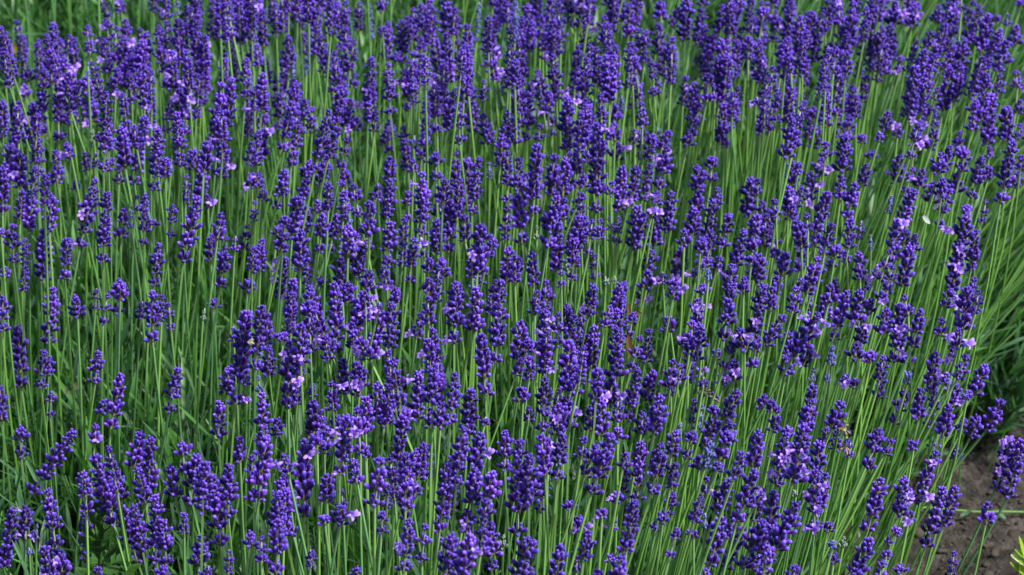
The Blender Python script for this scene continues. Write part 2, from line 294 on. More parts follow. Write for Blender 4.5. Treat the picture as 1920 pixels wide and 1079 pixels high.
# spikes seen in the photograph: tip x y, foot x y (quarter pixels from each block's corner), marks: d gap above a lower whorl,
# f open flowers, w plump, s slim, b bluish, p pale and unopened
SPIKES = '''
@0 0
740 -40 820 140
885 -60 905 100 f1
1250 -80 1245 150 f2
1325 -90 1335 120 bs
1330 130 1350 460
1490 140 1445 600 f1d
1530 280 1518 780 f2dw
870 200 860 480
950 170 930 480 w
880 500 868 720 wf1
1070 290 1040 630 d
965 530 990 770 d
1130 530 1135 830 sf1
1290 380 1300 690 wf4
1405 640 1380 1015 f3d
1290 730 1240 990 d
1740 590 1690 1065 dw
1660 620 1640 930 d
1680 20 1710 300
1590 -10 1605 300
1790 -40 1800 330 d
1890 30 1890 300 f1
1680 420 1660 640 s
1870 510 1880 700 bs
1870 760 1860 1020
650 180 675 410
750 260 745 410 f1
660 460 660 580 bs
640 590 690 920 f1w
165 270 150 470 s
15 310 30 520
30 400 75 660
280 320 300 600 w
450 280 410 600 w
520 250 505 400 s
480 430 525 830 f3
210 520 208 605 w
180 640 190 740 f1w
330 510 320 1010 d
430 590 440 1060 d
15 750 20 1040
90 770 110 920 f2
250 770 260 1030
100 990 85 1160
800 680 780 1285 d
910 970 940 1260 w
1090 860 1000 1385 f2wd
1190 970 1155 1430 dw
570 830 595 1000 f1
690 970 690 1100 p
740 980 740 1070 s
1190 300 1190 440 bs
1160 -60 1150 95
1900 740 1880 900
1050 210 1050 320 s
@480 0
30 0 40 230
120 -40 130 180
225 -10 215 250 w
300 -60 310 160
440 -40 450 220 w
560 0 560 260 w
780 10 765 230 f0
850 20 865 300 b
940 -60 945 100 w
945 200 950 260 d
1095 150 1100 470 w
1110 520 1095 640 f2w
1050 390 1050 470
1150 560 1145 840 d
990 460 1010 860 d
1240 30 1230 330 d
1330 60 1300 340
1180 60 1190 280
1420 -30 1435 240 w
1500 90 1490 230 s
1430 250 1440 620 w
1330 240 1370 540 w
1570 330 1560 720
1680 -20 1650 310 b
1810 150 1740 330 w
1830 340 1800 450 f3
1800 520 1820 620 f2
1890 500 1890 660
1790 -60 1775 60
1890 20 1890 190
1240 420 1230 640 s
1280 420 1270 640 s
240 260 245 530
280 470 270 700 bs
380 420 375 560 bs
490 270 510 540 w
590 380 610 660 w
740 300 700 520
740 540 730 660 d
50 540 40 830 w
160 560 170 800 f1
290 700 190 1135 wd
60 730 45 1185 f1w
370 740 330 1000 d
550 820 440 1290 d
640 650 600 900 w
710 740 680 960 f1w
750 880 740 970 f1w
670 200 680 380
900 820 890 980
990 950 950 1100
1280 700 1270 860
1280 870 1270 1030 w
1420 670 1420 980 w
1480 690 1440 980
1710 590 1710 760 s
1830 630 1820 830 bs
1700 860 1740 1079 f0w
1890 830 1860 1110 w
840 710 840 830 bs
1190 1010 1180 1100 b
1110 1040 1140 1290 w
1390 1030 1380 1150 s
80 780 70 900
0 330 20 500
400 270 390 560 s
@960 0
120 50 125 390 w
30 0 20 330 b
70 390 80 590 w
30 440 20 650
190 -40 190 180
285 -30 280 160
300 170 320 430 w
350 0 400 90 w
520 -40 520 210
600 -20 565 200 f1
710 180 700 410
700 420 730 760 w
770 420 750 740 w
490 360 470 640
600 470 570 600 b
610 300 600 420 s
635 250 635 340 p
820 -40 815 160
890 30 860 280 w
890 370 930 540
930 560 940 760 w
970 760 975 950
905 770 905 820 s
1040 430 1060 610 s
1060 640 1065 720 s
1115 10 1110 160 w
1310 -20 1290 300 w
1250 60 1210 200
1440 -40 1390 300
1650 0 1640 260 w
1590 30 1550 250
1800 -30 1760 240
1565 290 1600 640 w
1690 290 1670 600
1470 380 1440 690 d
1160 350 1150 440 p
1200 360 1190 640 s
1370 600 1340 1020 d
1300 570 1280 790 wf1
1590 790 1560 1079
1510 640 1520 760 s
1660 690 1650 880 s
1840 720 1830 800 f1s
190 520 230 790 f3w
80 670 80 720 bs
130 740 100 1060 d
210 930 200 1060 w
320 870 300 1030 f1d
420 730 400 990 wf3
470 650 490 750 f1w
590 750 570 960
560 930 570 1220 d
640 930 630 1590 dw
745 780 760 930 w
760 940 770 1060 f2w
820 710 830 860 b
690 1040 690 1140 w
925 960 920 1075 f1w
1090 920 1090 1030 b
1180 990 1110 1130 f1w
1330 1020 1310 1100 w
0 870 20 1079
1890 60 1880 140 w
1780 270 1770 450
1850 300 1840 600 f1
1430 190 1380 330 d
1900 690 1890 960 s
@1440 0
180 0 100 480 w
60 60 40 250
150 390 170 550
310 80 300 300
350 300 330 400 f2w
530 40 540 200 w
450 0 430 250 f1
470 310 450 470 w
420 440 430 670
600 400 580 570
580 560 530 790
640 20 600 300
740 40 720 300
850 60 770 330 w
960 10 940 190 f3w
920 200 850 560 w
860 330 820 620
1100 20 1080 200 f3w
1290 30 1260 180 w
1370 0 1320 200 f2
1450 -40 1450 80 s
1590 40 1590 110 w
1660 100 1600 390 w
1740 250 1690 400
1860 190 1850 330 w
1730 110 1720 180 s
1800 90 1790 200 s
1900 0 1895 60
1790 320 1720 530 w
1220 250 1210 360 d
1180 370 1120 640 w
1100 510 1050 890 w
1230 400 1170 770
990 430 980 560 f2d
1480 280 1430 570 w
1400 350 1310 520
1370 510 1310 830 w
1460 500 1440 640
1640 540 1600 900 w
1740 550 1720 720
1860 530 1870 660 f1w
1560 750 1530 980 w
1680 720 1640 1079 w
1790 800 1780 1060 w
1890 750 1880 850
1890 930 1880 1040
1440 990 1420 1100 w
30 500 20 690
40 750 10 990
150 580 150 870 w
180 900 135 1180 w
430 680 430 950 w
360 940 340 1110 w
600 900 560 1100
650 650 620 880
910 840 860 980 w
840 980 830 1065
970 920 970 1020 f1
1120 780 1190 890 w
1160 900 1090 1040 f3w
1260 850 1240 1060
710 1000 700 1079 s
1110 1050 1100 1120 f1
280 750 260 900 s
520 840 515 870 d
@0 270
15 165 20 525 d
0 630 8 700
90 10 60 260 f1w
150 70 150 340 w
265 150 240 370
170 340 150 570
245 370 210 650 w
95 600 100 890 d
190 700 180 1100 s
40 910 40 1010 s
340 220 335 460
420 50 430 300
385 360 370 650 w
330 650 320 1010 w
500 700 485 1015 d
495 -20 535 110 f1
570 250 570 345 s
720 255 600 775 df2w
640 50 655 210
720 50 710 170 s
800 350 770 890 dw
890 170 890 300 w
1240 90 1240 260
1290 110 1280 230 bs
1030 370 1010 500 s
1090 370 1075 760 d
1165 565 1150 625 s
930 480 905 705 d
985 480 985 630 bs
1300 430 1280 700 ds
1440 50 1470 210 w
1520 190 1500 400 w
1400 210 1390 440 s
1550 -20 1530 200 w
1700 50 1640 260 f2w
1480 400 1375 890 dw
1560 390 1560 490 f1
1660 520 1630 710
1190 745 1150 1065 d
1690 800 1650 1075 d
1580 700 1580 870 w
1700 690 1690 800 s
1770 680 1760 800 s
1860 600 1830 790 s
1885 225 1890 330 f1w
1890 -20 1865 145
1905 770 1890 960
1870 1020 1855 1105
900 1020 900 1170
1910 420 1900 580 s
@480 270
275 50 260 185
220 200 155 485 d
530 100 480 300 w
650 150 672 295
20 220 10 320 f1
60 335 48 430 w
380 270 350 410
310 395 270 690 w
370 470 360 660 w
545 305 540 510 w
460 410 460 520
215 680 185 815 w
170 610 160 690
340 640 330 940 w
390 800 380 1065
225 845 165 1160 wf5
30 740 30 960
610 520 570 710
500 540 470 810 d
575 750 530 820 s
720 290 775 545 dw
850 430 850 690 w
830 700 830 795 f1
920 290 900 410
1005 260 980 560 w
1010 110 1000 260 w
700 560 720 690 b
690 620 690 840 w
790 800 760 1010 w
640 860 640 1090 w
855 960 830 1110 w
1005 580 990 915 dw
950 900 980 1065 f2
1185 695 1150 1040 df1
1245 210 1240 685 dwf1
1150 350 1140 580 d
1180 110 1180 210
1245 -20 1240 85 w
1350 60 1350 275 dw
1500 50 1500 340
1420 270 1400 440 w
1590 110 1565 475 dw
1675 90 1620 525 d
1450 440 1440 815 dw
1350 440 1370 530 f1w
1355 570 1360 830 w
1390 850 1390 1010
1560 540 1570 745 w
1695 620 1660 970 wf1
1620 780 1620 1000
1785 700 1740 850
1690 900 1680 1065
1750 130 1750 275 bs
1885 45 1885 440 d
1885 470 1870 725
1895 790 1880 1035 w
1300 860 1290 960
1300 1000 1290 1120 w
1260 730 1260 860 s
1520 1040 1515 1160
1635 1000 1630 1110 b
1800 1020 1790 1120
490 1000 490 1075 s
@960 270
185 15 155 530 dw
50 110 40 350
40 375 78 745 dw
315 90 300 400 w
405 110 380 390 w
335 400 265 775 dw
395 410 380 570
480 50 490 330 dw
545 240 520 330
530 370 485 465
780 -20 780 110 f1w
830 180 800 500 f2
750 270 740 380
935 150 890 420 w
1040 150 980 420
1160 20 1095 335 wdf1
1090 370 1075 455 f2w
1195 360 1150 665 w
1080 480 1045 555 f2
940 470 910 785 w
1075 560 1060 765 w
1050 800 1020 945 w
1025 960 1010 1090 wf1
730 530 750 730 s
800 520 790 745 s
500 535 480 905 d
605 550 570 835 ds
350 620 330 945 w
150 820 160 1070
60 850 50 950 f1
20 840 20 1040
185 610 185 720 p
415 840 415 955 p
700 1005 700 1070 p
770 985 770 1060 ps
250 1010 250 1140
370 940 370 1070 s
1495 100 1490 285 dw
1390 170 1390 360 w
1545 320 1530 450
1390 365 1350 665 dw
1510 420 1450 725 w
1625 515 1575 775 dw
1290 645 1290 755 w
1425 725 1410 810 w
1275 780 1225 1015 f4w
1400 870 1380 1005 f2
1560 840 1530 945 f1
1480 800 1450 905
1470 940 1470 1035 b
1430 1050 1425 1130
1230 1040 1215 1130 w
1790 260 1770 550 w
1845 260 1840 390
1840 530 1800 815 w
1905 530 1890 770
1740 650 1675 905
1790 830 1790 910
1855 840 1830 1030 w
1650 900 1625 1120 w
1740 1000 1735 1110
1130 950 1130 1050 s
620 820 620 1010 s
660 560 650 720 s
@1440 270
185 150 180 320 w
235 140 220 240
160 320 150 540 wf1
40 410 60 540
180 470 170 580
430 -20 430 105 w
400 110 390 245 f2w
310 210 318 440 f3w
575 -60 560 220 w
550 240 540 420
745 140 700 305 w
655 300 590 560 dw
445 355 360 660 w
210 575 250 780 w
290 520 300 660
360 680 350 775 w
475 590 430 785
510 760 500 850 w
570 800 590 885
620 560 600 785
705 560 680 725 s
770 670 770 805 bs
940 370 890 525 bs
990 90 955 300 wf1
1160 190 1130 340 wf1
1295 60 1270 230
1245 270 1215 450 w
1310 250 1300 390
1475 55 1450 210 dw
1440 -40 1430 100 w
1415 230 1400 360 w
1370 340 1270 615 f4d
1100 335 1000 575 w
970 560 915 900 wdf1
1105 670 1090 815
1065 765 1005 1070 w
1490 490 1445 820 wf2
1555 650 1520 950 w
1440 760 1375 1090 f3w
1640 410 1600 600 s
1610 80 1530 415 d
1670 20 1660 110
1650 170 1650 260
1835 -30 1740 440 dw
1880 200 1850 340
1900 90 1890 200
780 65 770 115
1210 -20 1200 45
680 800 690 1035
845 890 800 1015 f2
940 900 890 1110
60 775 50 860
130 820 100 985 w
75 1000 60 1130 w
265 790 240 875
400 790 390 895
50 700 40 770 f1
250 890 230 965 f1
400 910 340 1065 d
485 870 470 935
490 1030 490 1140 w
250 1000 235 1110
760 1000 735 1110
15 500 0 700
@0 540
22 60 15 325 d
395 0 365 420 dw
130 280 160 745 dw
330 465 305 750 d
375 500 365 640 s
388 760 375 965 ds
725 -10 715 160 s
812 30 772 280 d
900 -70 878 190 d
565 80 580 220 w
1145 48 1142 400 dw
1218 50 1210 250 s
1265 100 1280 315 ds
1070 90 1055 240 s
1600 80 1600 160 
1538 145 1520 245 ps
735 475 712 715 d
905 650 830 1055 dw
775 845 765 945 f0
1335 590 1268 930 d
0 755 10 990 f1w
152 1040 160 1270 d
1845 168 1765 875 dwf1
1720 590 1700 800 w
1640 840 1640 1110 w
1860 640 1850 725 s
1750 280 1750 390 s
@480 540
45 125 -5 610 dw
275 -60 270 250 f2w
335 260 335 560 w
245 395 240 900 f4dw
190 330 190 405
100 450 88 655
405 -10 390 290
463 -40 460 115 ps
495 40 480 295
590 -40 600 480 dw
690 -30 680 110
810 40 735 300 f4w
720 320 850 530 f4w
1015 110 1000 470 w
930 95 910 200
945 190 850 525 wf2
1050 20 1050 120 w
520 360 540 545 f1
650 525 660 800 wf2
565 700 580 930 f1
790 590 780 750 f2w
1025 550 1080 860 dw
910 720 905 980 w
830 820 820 1090 w
985 820 960 1035
1325 290 1320 480
1290 390 1310 640 wf1
1215 640 1210 985 wf4
1325 610 1330 860 w
1240 190 1200 380 f1
1290 70 1290 270 w
1500 -60 1488 415 f2dw
1650 -10 1640 325 w
1835 -50 1795 560 dw
1760 30 1760 190
1690 345 1722 800 dw
1495 640 1455 1010 d
1612 760 1590 1090 w
1725 960 1710 1040 s
1385 860 1380 1060 w
1315 900 1310 1060
1120 905 1090 1000
1105 960 1050 1410 dw
690 960 630 1400 wdf5
430 850 430 1100 w
500 950 480 1070
20 660 30 780 b
40 790 50 1020 w
55 1020 40 1170
160 985 150 1110
425 720 420 830 s
540 1040 530 1130 f1
605 955 600 1060
@960 540
262 -10 255 175
195 20 170 205
248 150 235 620 dwf4
62 250 45 520 w
130 400 150 480
415 130 370 340 w
475 200 420 395 w
350 180 345 430 d
615 285 590 590 w
560 360 540 605 w
430 385 400 890 dw
500 660 460 790 w
485 450 470 650
790 310 770 675 w
745 110 695 300
795 160 780 310
915 165 875 375 d
965 365 895 615 d
980 -40 980 110 f2w
1225 -40 1205 75 wf1
1165 205 1190 330 w
1400 80 1380 280 f3w
1350 260 1345 390 f1w
1425 295 1385 540 d
1310 380 1280 450
1650 -20 1620 100 w
1625 90 1590 390 dw
1890 -30 1800 350 wf1
1700 310 1745 455 f2w
1845 365 1800 600 d
1655 400 1585 610 d
1665 530 1660 705 f2w
1580 660 1580 725
1545 470 1530 530
1210 540 1185 745
1265 560 1250 695 f1
1365 570 1310 715 f2
1185 760 1190 815 s
75 530 30 660
145 510 125 690
245 680 228 1070 dw
75 745 80 860 w
130 895 120 995
350 880 340 1100 wf1
445 850 430 1050 wf2
645 600 630 830 w
745 680 740 890 wf1
670 860 655 1100 w
590 870 590 1060
795 790 790 1000
945 620 865 990 dw
1065 620 1005 845 w
1105 810 1065 1100 w
980 930 965 1100 w
1440 660 1430 755 s
1375 830 1340 1010 
1435 870 1385 1070 bw
1525 910 1490 1100 w
1645 1000 1615 1140 w
1275 1000 1230 1110 b
1895 805 1885 910 w
800 1040 790 1130
@1440 540
40 -20 20 165 w
215 -10 180 195
310 50 265 285 w
430 80 420 220 f1w
385 190 190 510 wf4
160 330 135 520
150 530 130 650 w
325 440 250 590 f1w
470 -20 455 100 w
595 20 520 290 w
505 290 500 400 s
690 20 655 240 w
765 90 750 190 w
865 30 840 110 f1
1020 55 1050 200 w
1000 130 945 560 wf3d
1150 160 1085 440 dw
1035 505 1030 575
710 210 695 420 wf4
665 420 650 530 w
885 145 855 340 w
775 470 770 560
870 490 830 715
835 715 825 825 w
1385 -10 1325 140 f2
1310 225 1275 370 f1w
1490 0 1450 310 w
1525 160 1480 330
1425 310 1420 460 f2w
1395 430 1380 540 f1
1580 0 1555 190 s
488 420 440 715 db
348 590 320 770 b
335 745 260 1170 w
580 640 580 750 f1
655 670 640 760
545 870 480 1050 w
1255 480 1215 785 w
1250 760 1245 910
1060 620 1045 730 bw
1490 505 1415 690 w
1625 585 1540 790 w
1490 790 1490 845 s
1345 620 1320 735 f1
1395 680 1380 900 f2w
1015 750 1025 840
1000 850 945 1030 wf1d
1140 755 1130 985 w
1355 880 1310 1110 w
1230 930 1200 1045 f1w
1750 845 1630 1080 w
1570 970 1520 1120 w
1470 980 1440 1090
70 900 40 1080
30 840 25 930
150 1030 140 1120
835 1050 820 1150
@0 809
555 0 240 460 d
720 -50 710 85 f1w
715 195 850 700 dw
870 290 905 530 w
1050 10 1010 260 w
1130 50 1110 440 w
1030 270 1090 540 w
625 300 648 610 d
640 610 650 960 dw
360 430 415 870 dw
95 600 30 1015 w
190 570 190 810 wf3
280 680 270 815 bs
220 870 222 935 bs
430 885 480 1130 w
330 885 380 1130 wf4
1270 270 1310 475 w
1360 75 1390 310 d
1475 185 1430 540 dw
1530 250 1520 600 d
1595 330 1655 855 dw
1715 250 1710 640 dw
1800 30 1800 230
1890 180 1900 520 dw
900 555 1030 985 dw
1000 545 1070 890 w
1170 480 1170 980 dw
1220 660 1250 1000 dw
1380 600 1380 760 s
1510 785 1490 1010 w
1570 1000 1540 1110
1880 750 1870 870
1720 870 1710 1060 s
1220 1020 1220 1120
735 1020 720 1130 w
@480 809
70 60 20 515 dw
205 165 240 320 f1
360 70 355 640 wdf3
460 40 458 120
510 90 510 165 f1
530 320 530 520 w
510 620 515 700
640 550 625 710 wf1
180 370 205 700 w
240 690 280 790
165 670 155 1070 dw
40 770 40 990 s
410 870 410 1025 s
820 130 820 205
930 205 888 560 dw
1000 380 980 565 s
950 600 940 770 ds
1200 150 1160 260
1140 290 1120 665 dwf2
1145 660 1110 1045 dwf2
1270 700 1240 975 ds
1400 790 1380 930 s
640 440 650 580 s
1555 -30 1500 405 dw
1690 20 1640 275 wf1
1640 280 1620 540 w
1775 305 1730 610 dw
1440 240 1375 755 dw
1590 580 1580 755 wf1
1870 -5 1865 290 d
1600 790 1540 1150 wf2
1760 680 1770 1035 dw
1860 765 1850 890 p
765 1010 755 1130
725 180 760 400 s
@960 809
55 60 40 770 dw
130 180 130 560 w
265 60 270 225 f1w
380 15 340 355 d
250 235 215 600 d
545 35 520 190 d
750 20 595 470 dw
860 160 830 270
860 280 830 450
800 470 790 540 f1
970 80 935 525 dw
1125 150 1050 465 dw
1230 -20 1175 310 dw
1235 230 1185 425
1215 450 1155 625
1130 620 1130 690 s
500 640 500 745 f2
435 520 430 590 s
670 610 672 660 f1s
780 640 750 740 f1s
1080 650 1075 740 s
1245 700 1180 950 ds
860 800 840 920 s
1365 5 1305 205 d
1480 -30 1440 125 w
1615 0 1560 205 dw
1495 90 1440 290 bw
1390 190 1400 285
1570 230 1530 300
1845 10 1800 250 w
1460 340 1450 480 f1
1725 160 1670 340 w
1640 345 1530 610 w
1825 290 1685 680 dw
1885 460 1820 555
1570 650 1485 1005 dw
1350 760 1360 810 s
1450 600 1450 730 b
1885 680 1725 1025 dw
1915 840 1885 1080
130 800 50 1150 w
365 870 320 1130 w
490 930 480 1065 s
810 930 800 1130 w
650 1030 645 1120
1455 1020 1440 1140
740 925 745 985 s
@1440 809
140 10 60 405 dwf4
270 -40 190 385 wf4
385 90 365 305 w
345 290 345 745 dwf5
440 -20 430 95 w
520 -20 500 145
620 70 605 195 s
830 -20 745 285 dw
930 60 875 170
1080 70 1090 140
1270 140 1105 545 wf4
1240 70 1240 135
850 350 745 745 dw
1025 345 980 640 wf1
1070 600 1050 695 f2
1310 425 1180 865 dw
1405 410 1320 705 w
1410 110 1400 215
1290 30 1300 95
1825 40 1705 440 dwf4
1650 540 1635 680 w
1905 60 1800 500 dw
1400 880 1370 1075 s
760 820 655 1060 w
855 980 830 1130 w
660 1030 650 1120
195 1010 190 1120
215 545 60 890 w
50 460 0 770 wf1
20 870 20 970
490 810 478 890 b
570 785 560 885 p
200 435 205 500 ps
460 670 445 755 s
1000 710 890 845 ds
990 1000 990 1070 s
890 910 880 965 s
490 920 488 995 s
'''

# ------------------------------------------------------------------ ground
def soil_build(n, l):
    tc = n.new('ShaderNodeTexCoord'); a = n.new('ShaderNodeTexNoise'); a.inputs['Scale'].default_value = 38; a.inputs['Detail'].default_value = 9; a.inputs['Roughness'].default_value = .68
    l.new(tc.outputs['Object'], a.inputs['Vector'])
    return ramp(n, l, a.outputs[0], [(0.30, (0.010, 0.009, 0.008)), (0.5, (0.036, 0.033, 0.030)), (0.70, (0.105, 0.097, 0.088))])
M['soil'] = mat('soil', soil_build, rough=0.95, spec=0.1, bump=(300, 1.0, 0.005))
M['clod'] = mat('soil_clod', two_ramps([(0, (0.045, 0.038, 0.033)), (1, (0.075, 0.066, 0.058))], [(0, (0.03, 0.026, 0.022)), (1, (0.05, 0.043, 0.037))]), rough=0.95, spec=0.1, bump=(500, 0.7, 0.002))
M['dry'] = mat('dry_litter', two_ramps([(0, (0.07, 0.05, 0.035)), (1, (0.11, 0.08, 0.055))], [(0, (0.05, 0.034, 0.028)), (1, (0.08, 0.055, 0.045))]), rough=0.8)

def hnoise(x, y, seed=0):
    r_ = np.random.default_rng(seed); z = 0
    for f, a in ((9, 1), (21, .55), (47, .38), (95, .32), (190, .24), (410, .13)):
        for _ in range(4):
            t = r_.uniform(0, 6.28); p = r_.uniform(0, 6.28)
            z = z + a * .5 * np.sin(f * (x * math.cos(t) + y * math.sin(t)) + p + 1.7 * np.sin(f * .6 * (y * math.cos(t) - x * math.sin(t)) + p * 2))
    return z
xs = np.concatenate([np.linspace(-1.6, 0.15, 50)[:-1], np.linspace(0.15, 0.95, 150), np.linspace(0.95, 1.9, 30)[1:]])
ys = np.concatenate([np.linspace(0.6, 1.95, 30)[:-1], np.linspace(1.95, 3.5, 260), np.linspace(3.5, 5.6, 40)[1:]])
X, Y = np.meshgrid(xs, ys); Z = 0.0062 * hnoise(X, Y, 3)
nx, ny = len(xs), len(ys)
Z[0, :] = Z[-1, :] = Z[:, 0] = Z[:, -1] = -0.03
V = np.stack([X, Y, Z], -1).reshape(-1, 3)
i = (np.arange(ny - 1)[:, None] * nx + np.arange(nx - 1)[None]).reshape(-1)
F = np.concatenate([np.stack([i, i + 1, i + nx + 1], 1), np.stack([i, i + nx + 1, i + nx], 1)])
link('soil', Acc().add(V, F, [0, 0, 0]).mesh('soil', [M['soil']]), kind='structure', label='bare grey brown garden soil under and beside the lavender')
g = 120.0
link('ground', Acc().add([[-g, -g, -.02], [g, -g, -.02], [g, g, -.02], [-g, g, -.02]], [[0, 1, 2], [0, 2, 3]], [0, 0, 0]).mesh('ground', [M['soil']]), kind='structure', label='open garden ground stretching away around the lavender bed')

edge_pts = np.array([at_z(px, py, 0.0)[:2] for px, py in ((1590, 1140), (1615, 1079), (1690, 965), (1770, 915), (1930, 880), (2040, 700), (2070, 600), (2120, 400), (2200, 200), (2260, 0))])
def edge_x(y): return np.interp(y, edge_pts[:, 1], edge_pts[:, 0])

# ------------------------------------------------------------------ read the spikes
def parse():
    out = []; ox = oy = 0
    for ln in SPIKES.strip().splitlines():
        t = ln.split()
        if ln[0] == '@': ox, oy = float(t[0][1:]), float(t[1]); continue
        a = [float(v) for v in t[:4]]; fl = t[4] if len(t) > 4 else ''
        nf = int(fl[fl.index('f') + 1]) if 'f' in fl else 0
        out.append(dict(tip=np.array([ox + a[0] / 4, oy + a[1] / 4]), foot=np.array([ox + a[2] / 4, oy + a[3] / 4]), fl=fl, nf=nf))
    return out
E_ = parse()
SC = 1.0
for e in E_:
    e['lpx'] = float(np.hypot(*(e['tip'] - e['foot'])))
    e['w'] = (0.97 if 'w' in e['fl'] else 0.68 if 's' in e['fl'] else 0.84) * (1 + .10 * math.sin(e['tip'][0] * 12.9 + e['tip'][1] * 7.7))
    if 'p' in e['fl'] or 'b' in e['fl']: e['w'] *= 0.8
    e['kind'] = 'bud_pale' if 'p' in e['fl'] else 'bud_blue' if 'b' in e['fl'] else 'bud'
    e['area'] = e['lpx'] * e['w'] * (1 + .25 * (e['foot'][1] - 540) / 540)
# lean field from the long spikes, for the short ones
long_ = [e for e in E_ if e['lpx'] > 45]
LP = np.array([e['foot'] for e in long_]); LS = np.array([(e['tip'][0] - e['foot'][0]) / (e['foot'][1] - e['tip'][1] + 1e-6) for e in long_]).clip(-.9, .9)
def lean_at(p, r=110.0):
    wgt = np.exp(-((LP - p) ** 2).sum(1) / (2 * r * r)) + 1e-9
    return float((wgt * LS).sum() / wgt.sum())

def tip_height(px, py, r_):
    z = 0.37 + r_.gauss(0, .028)
    if px > 1450 and py > 600: z -= 0.075 * min(1, (px - 1450) / 300) * min(1, (py - 600) / 250)
    if px < 480 and py > 430: z -= 0.08 * min(1, (480 - px) / 200) * min(1, (py - 430) / 350)
    return max(.17, z)
rr = random.Random(5)
for e in E_:
    fx, fy = e['foot']; tx, ty = e['tip']
    z = tip_height(fx, fy, rr)
    if fx > 1700 and fy > 850: z = min(z, .27)
    B = at_z(fx, fy, z)
    lm = e['lpx'] * KPX * np.linalg.norm(B - CAM)
    T = at_y(tx, ty, B[1] + rr.gauss(0, .10) * lm)
    e['B'], e['T'] = B, T
    s = (tx - fx) / max(8.0, fy - ty)
    f = lean_at(e['foot']); k = min(1, e['lpx'] / 70)
    e['slope'] = float(np.clip((s * k + f * (1 - k)) * .6 + f * .4, -.85, .85))
    e['root'] = np.array([B[0] - e['slope'] * B[2] * (.85 + .35 * float(np.clip((fx - 1400) / 300, 0, 1)) + (.75 if fx > 1620 and 620 < fy < 860 else 0)) + rr.gauss(0, .014), B[1] + rr.gauss(.01, .025), 0.0])

ORDER = sorted(range(len(E_)), key=lambda i: -E_[i]['area'])
NEAR = ORDER[:300]; REST = ORDER[300:]

def stem_path(root, B, T, bend):
    """nine points from the root up to just under the spike's tip, and the tint along it"""
    d = (T - B) / (np.linalg.norm(T - B) + 1e-9)
    L = np.linalg.norm(B - root)
    c = B - d * L * .45
    c = c * .6 + ((B + root) / 2) * .4 + bend
    t = np.linspace(0, 1, 7)[:, None]
    P = (1 - t) ** 2 * root + 2 * t * (1 - t) * c + t ** 2 * B
    top = B + (T - B) * .9
    P = np.concatenate([P, [(B * .55 + top * .45), top]])
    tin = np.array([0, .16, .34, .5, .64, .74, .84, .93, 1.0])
    rad = np.array([.00112, .0011, .00108, .00104, .0010, .00098, .00095, .0008, .0005])
    return P, rad, tin

def whorl_places(e, r_, lm):
    """positions along the spike (0 foot .. 1 tip in metres), sizes and which is the top one"""
    n = max(1, int(round(lm / .0065)))
    gap = 'd' in e['fl'] and n >= 3
    if n == 1: return [(.001, 1.0, False)] if lm < .0062 else [(.0008, 1.0, False), (max(.002, lm - .0054), .8, True)]
    out = []
    if gap:
        g0 = max(.012, .20 * lm) * r_.uniform(.95, 1.25)
        out.append((.0005, r_.uniform(.82, .95), False))
        up0 = min(g0, lm * .6); m = max(2, int(round((lm - up0) / .0065)))
    else:
        up0 = .0005; m = max(2, int(round(lm / .0065)))
    span = lm - up0 - .0052
    for k in range(m):
        q = k / (m - 1)
        top = k == m - 1
        out.append((up0 + span * q + r_.uniform(-.0011, .0011), (1.0 - .20 * q ** 2) * r_.uniform(.82, 1.10), top))
    return out

def basis(d, roll):
    x, y, z = frame(d); c, s = math.cos(roll), math.sin(roll)
    return np.stack([x * c + y * s, -x * s + y * c, z], 1)

def slim(e):
    return np.array([1.0, 1.0, 1.0]) if e['kind'] == 'bud' else np.array([.68, .68, 1.12])

def flower_spot(R, p, r_, size):
    """rotation and place (whorl frame) of an open floret turned roughly towards the open side"""
    c = R.T @ (CAM - p); az = math.atan2(c[1], c[0]) + r_.uniform(-1.15, 1.15)
    tl = math.radians(r_.uniform(48, 82)); Q = rot_to(az, tl, r_.uniform(-.5, .5))
    return Q, np.array([math.cos(az) * .0030, math.sin(az) * .0030, r_.uniform(.0005, .003)]) * size

# ------------------------------------------------------------------ individual stalks
KINDS = ('bud', 'bud_blue', 'bud_pale')
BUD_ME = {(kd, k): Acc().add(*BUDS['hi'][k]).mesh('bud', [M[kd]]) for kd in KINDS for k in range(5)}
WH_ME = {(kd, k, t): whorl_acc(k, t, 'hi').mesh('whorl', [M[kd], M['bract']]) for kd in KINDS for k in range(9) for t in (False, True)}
BR_ME = []
for k in range(9):
    a = Acc(); bracts(a, k, 0); BR_ME.append(a.mesh('whorl', [M['bract']]))
FL_ME = [Acc().add(*f).mesh('open_flower', [M['petal']]) for f in FLOWERS]

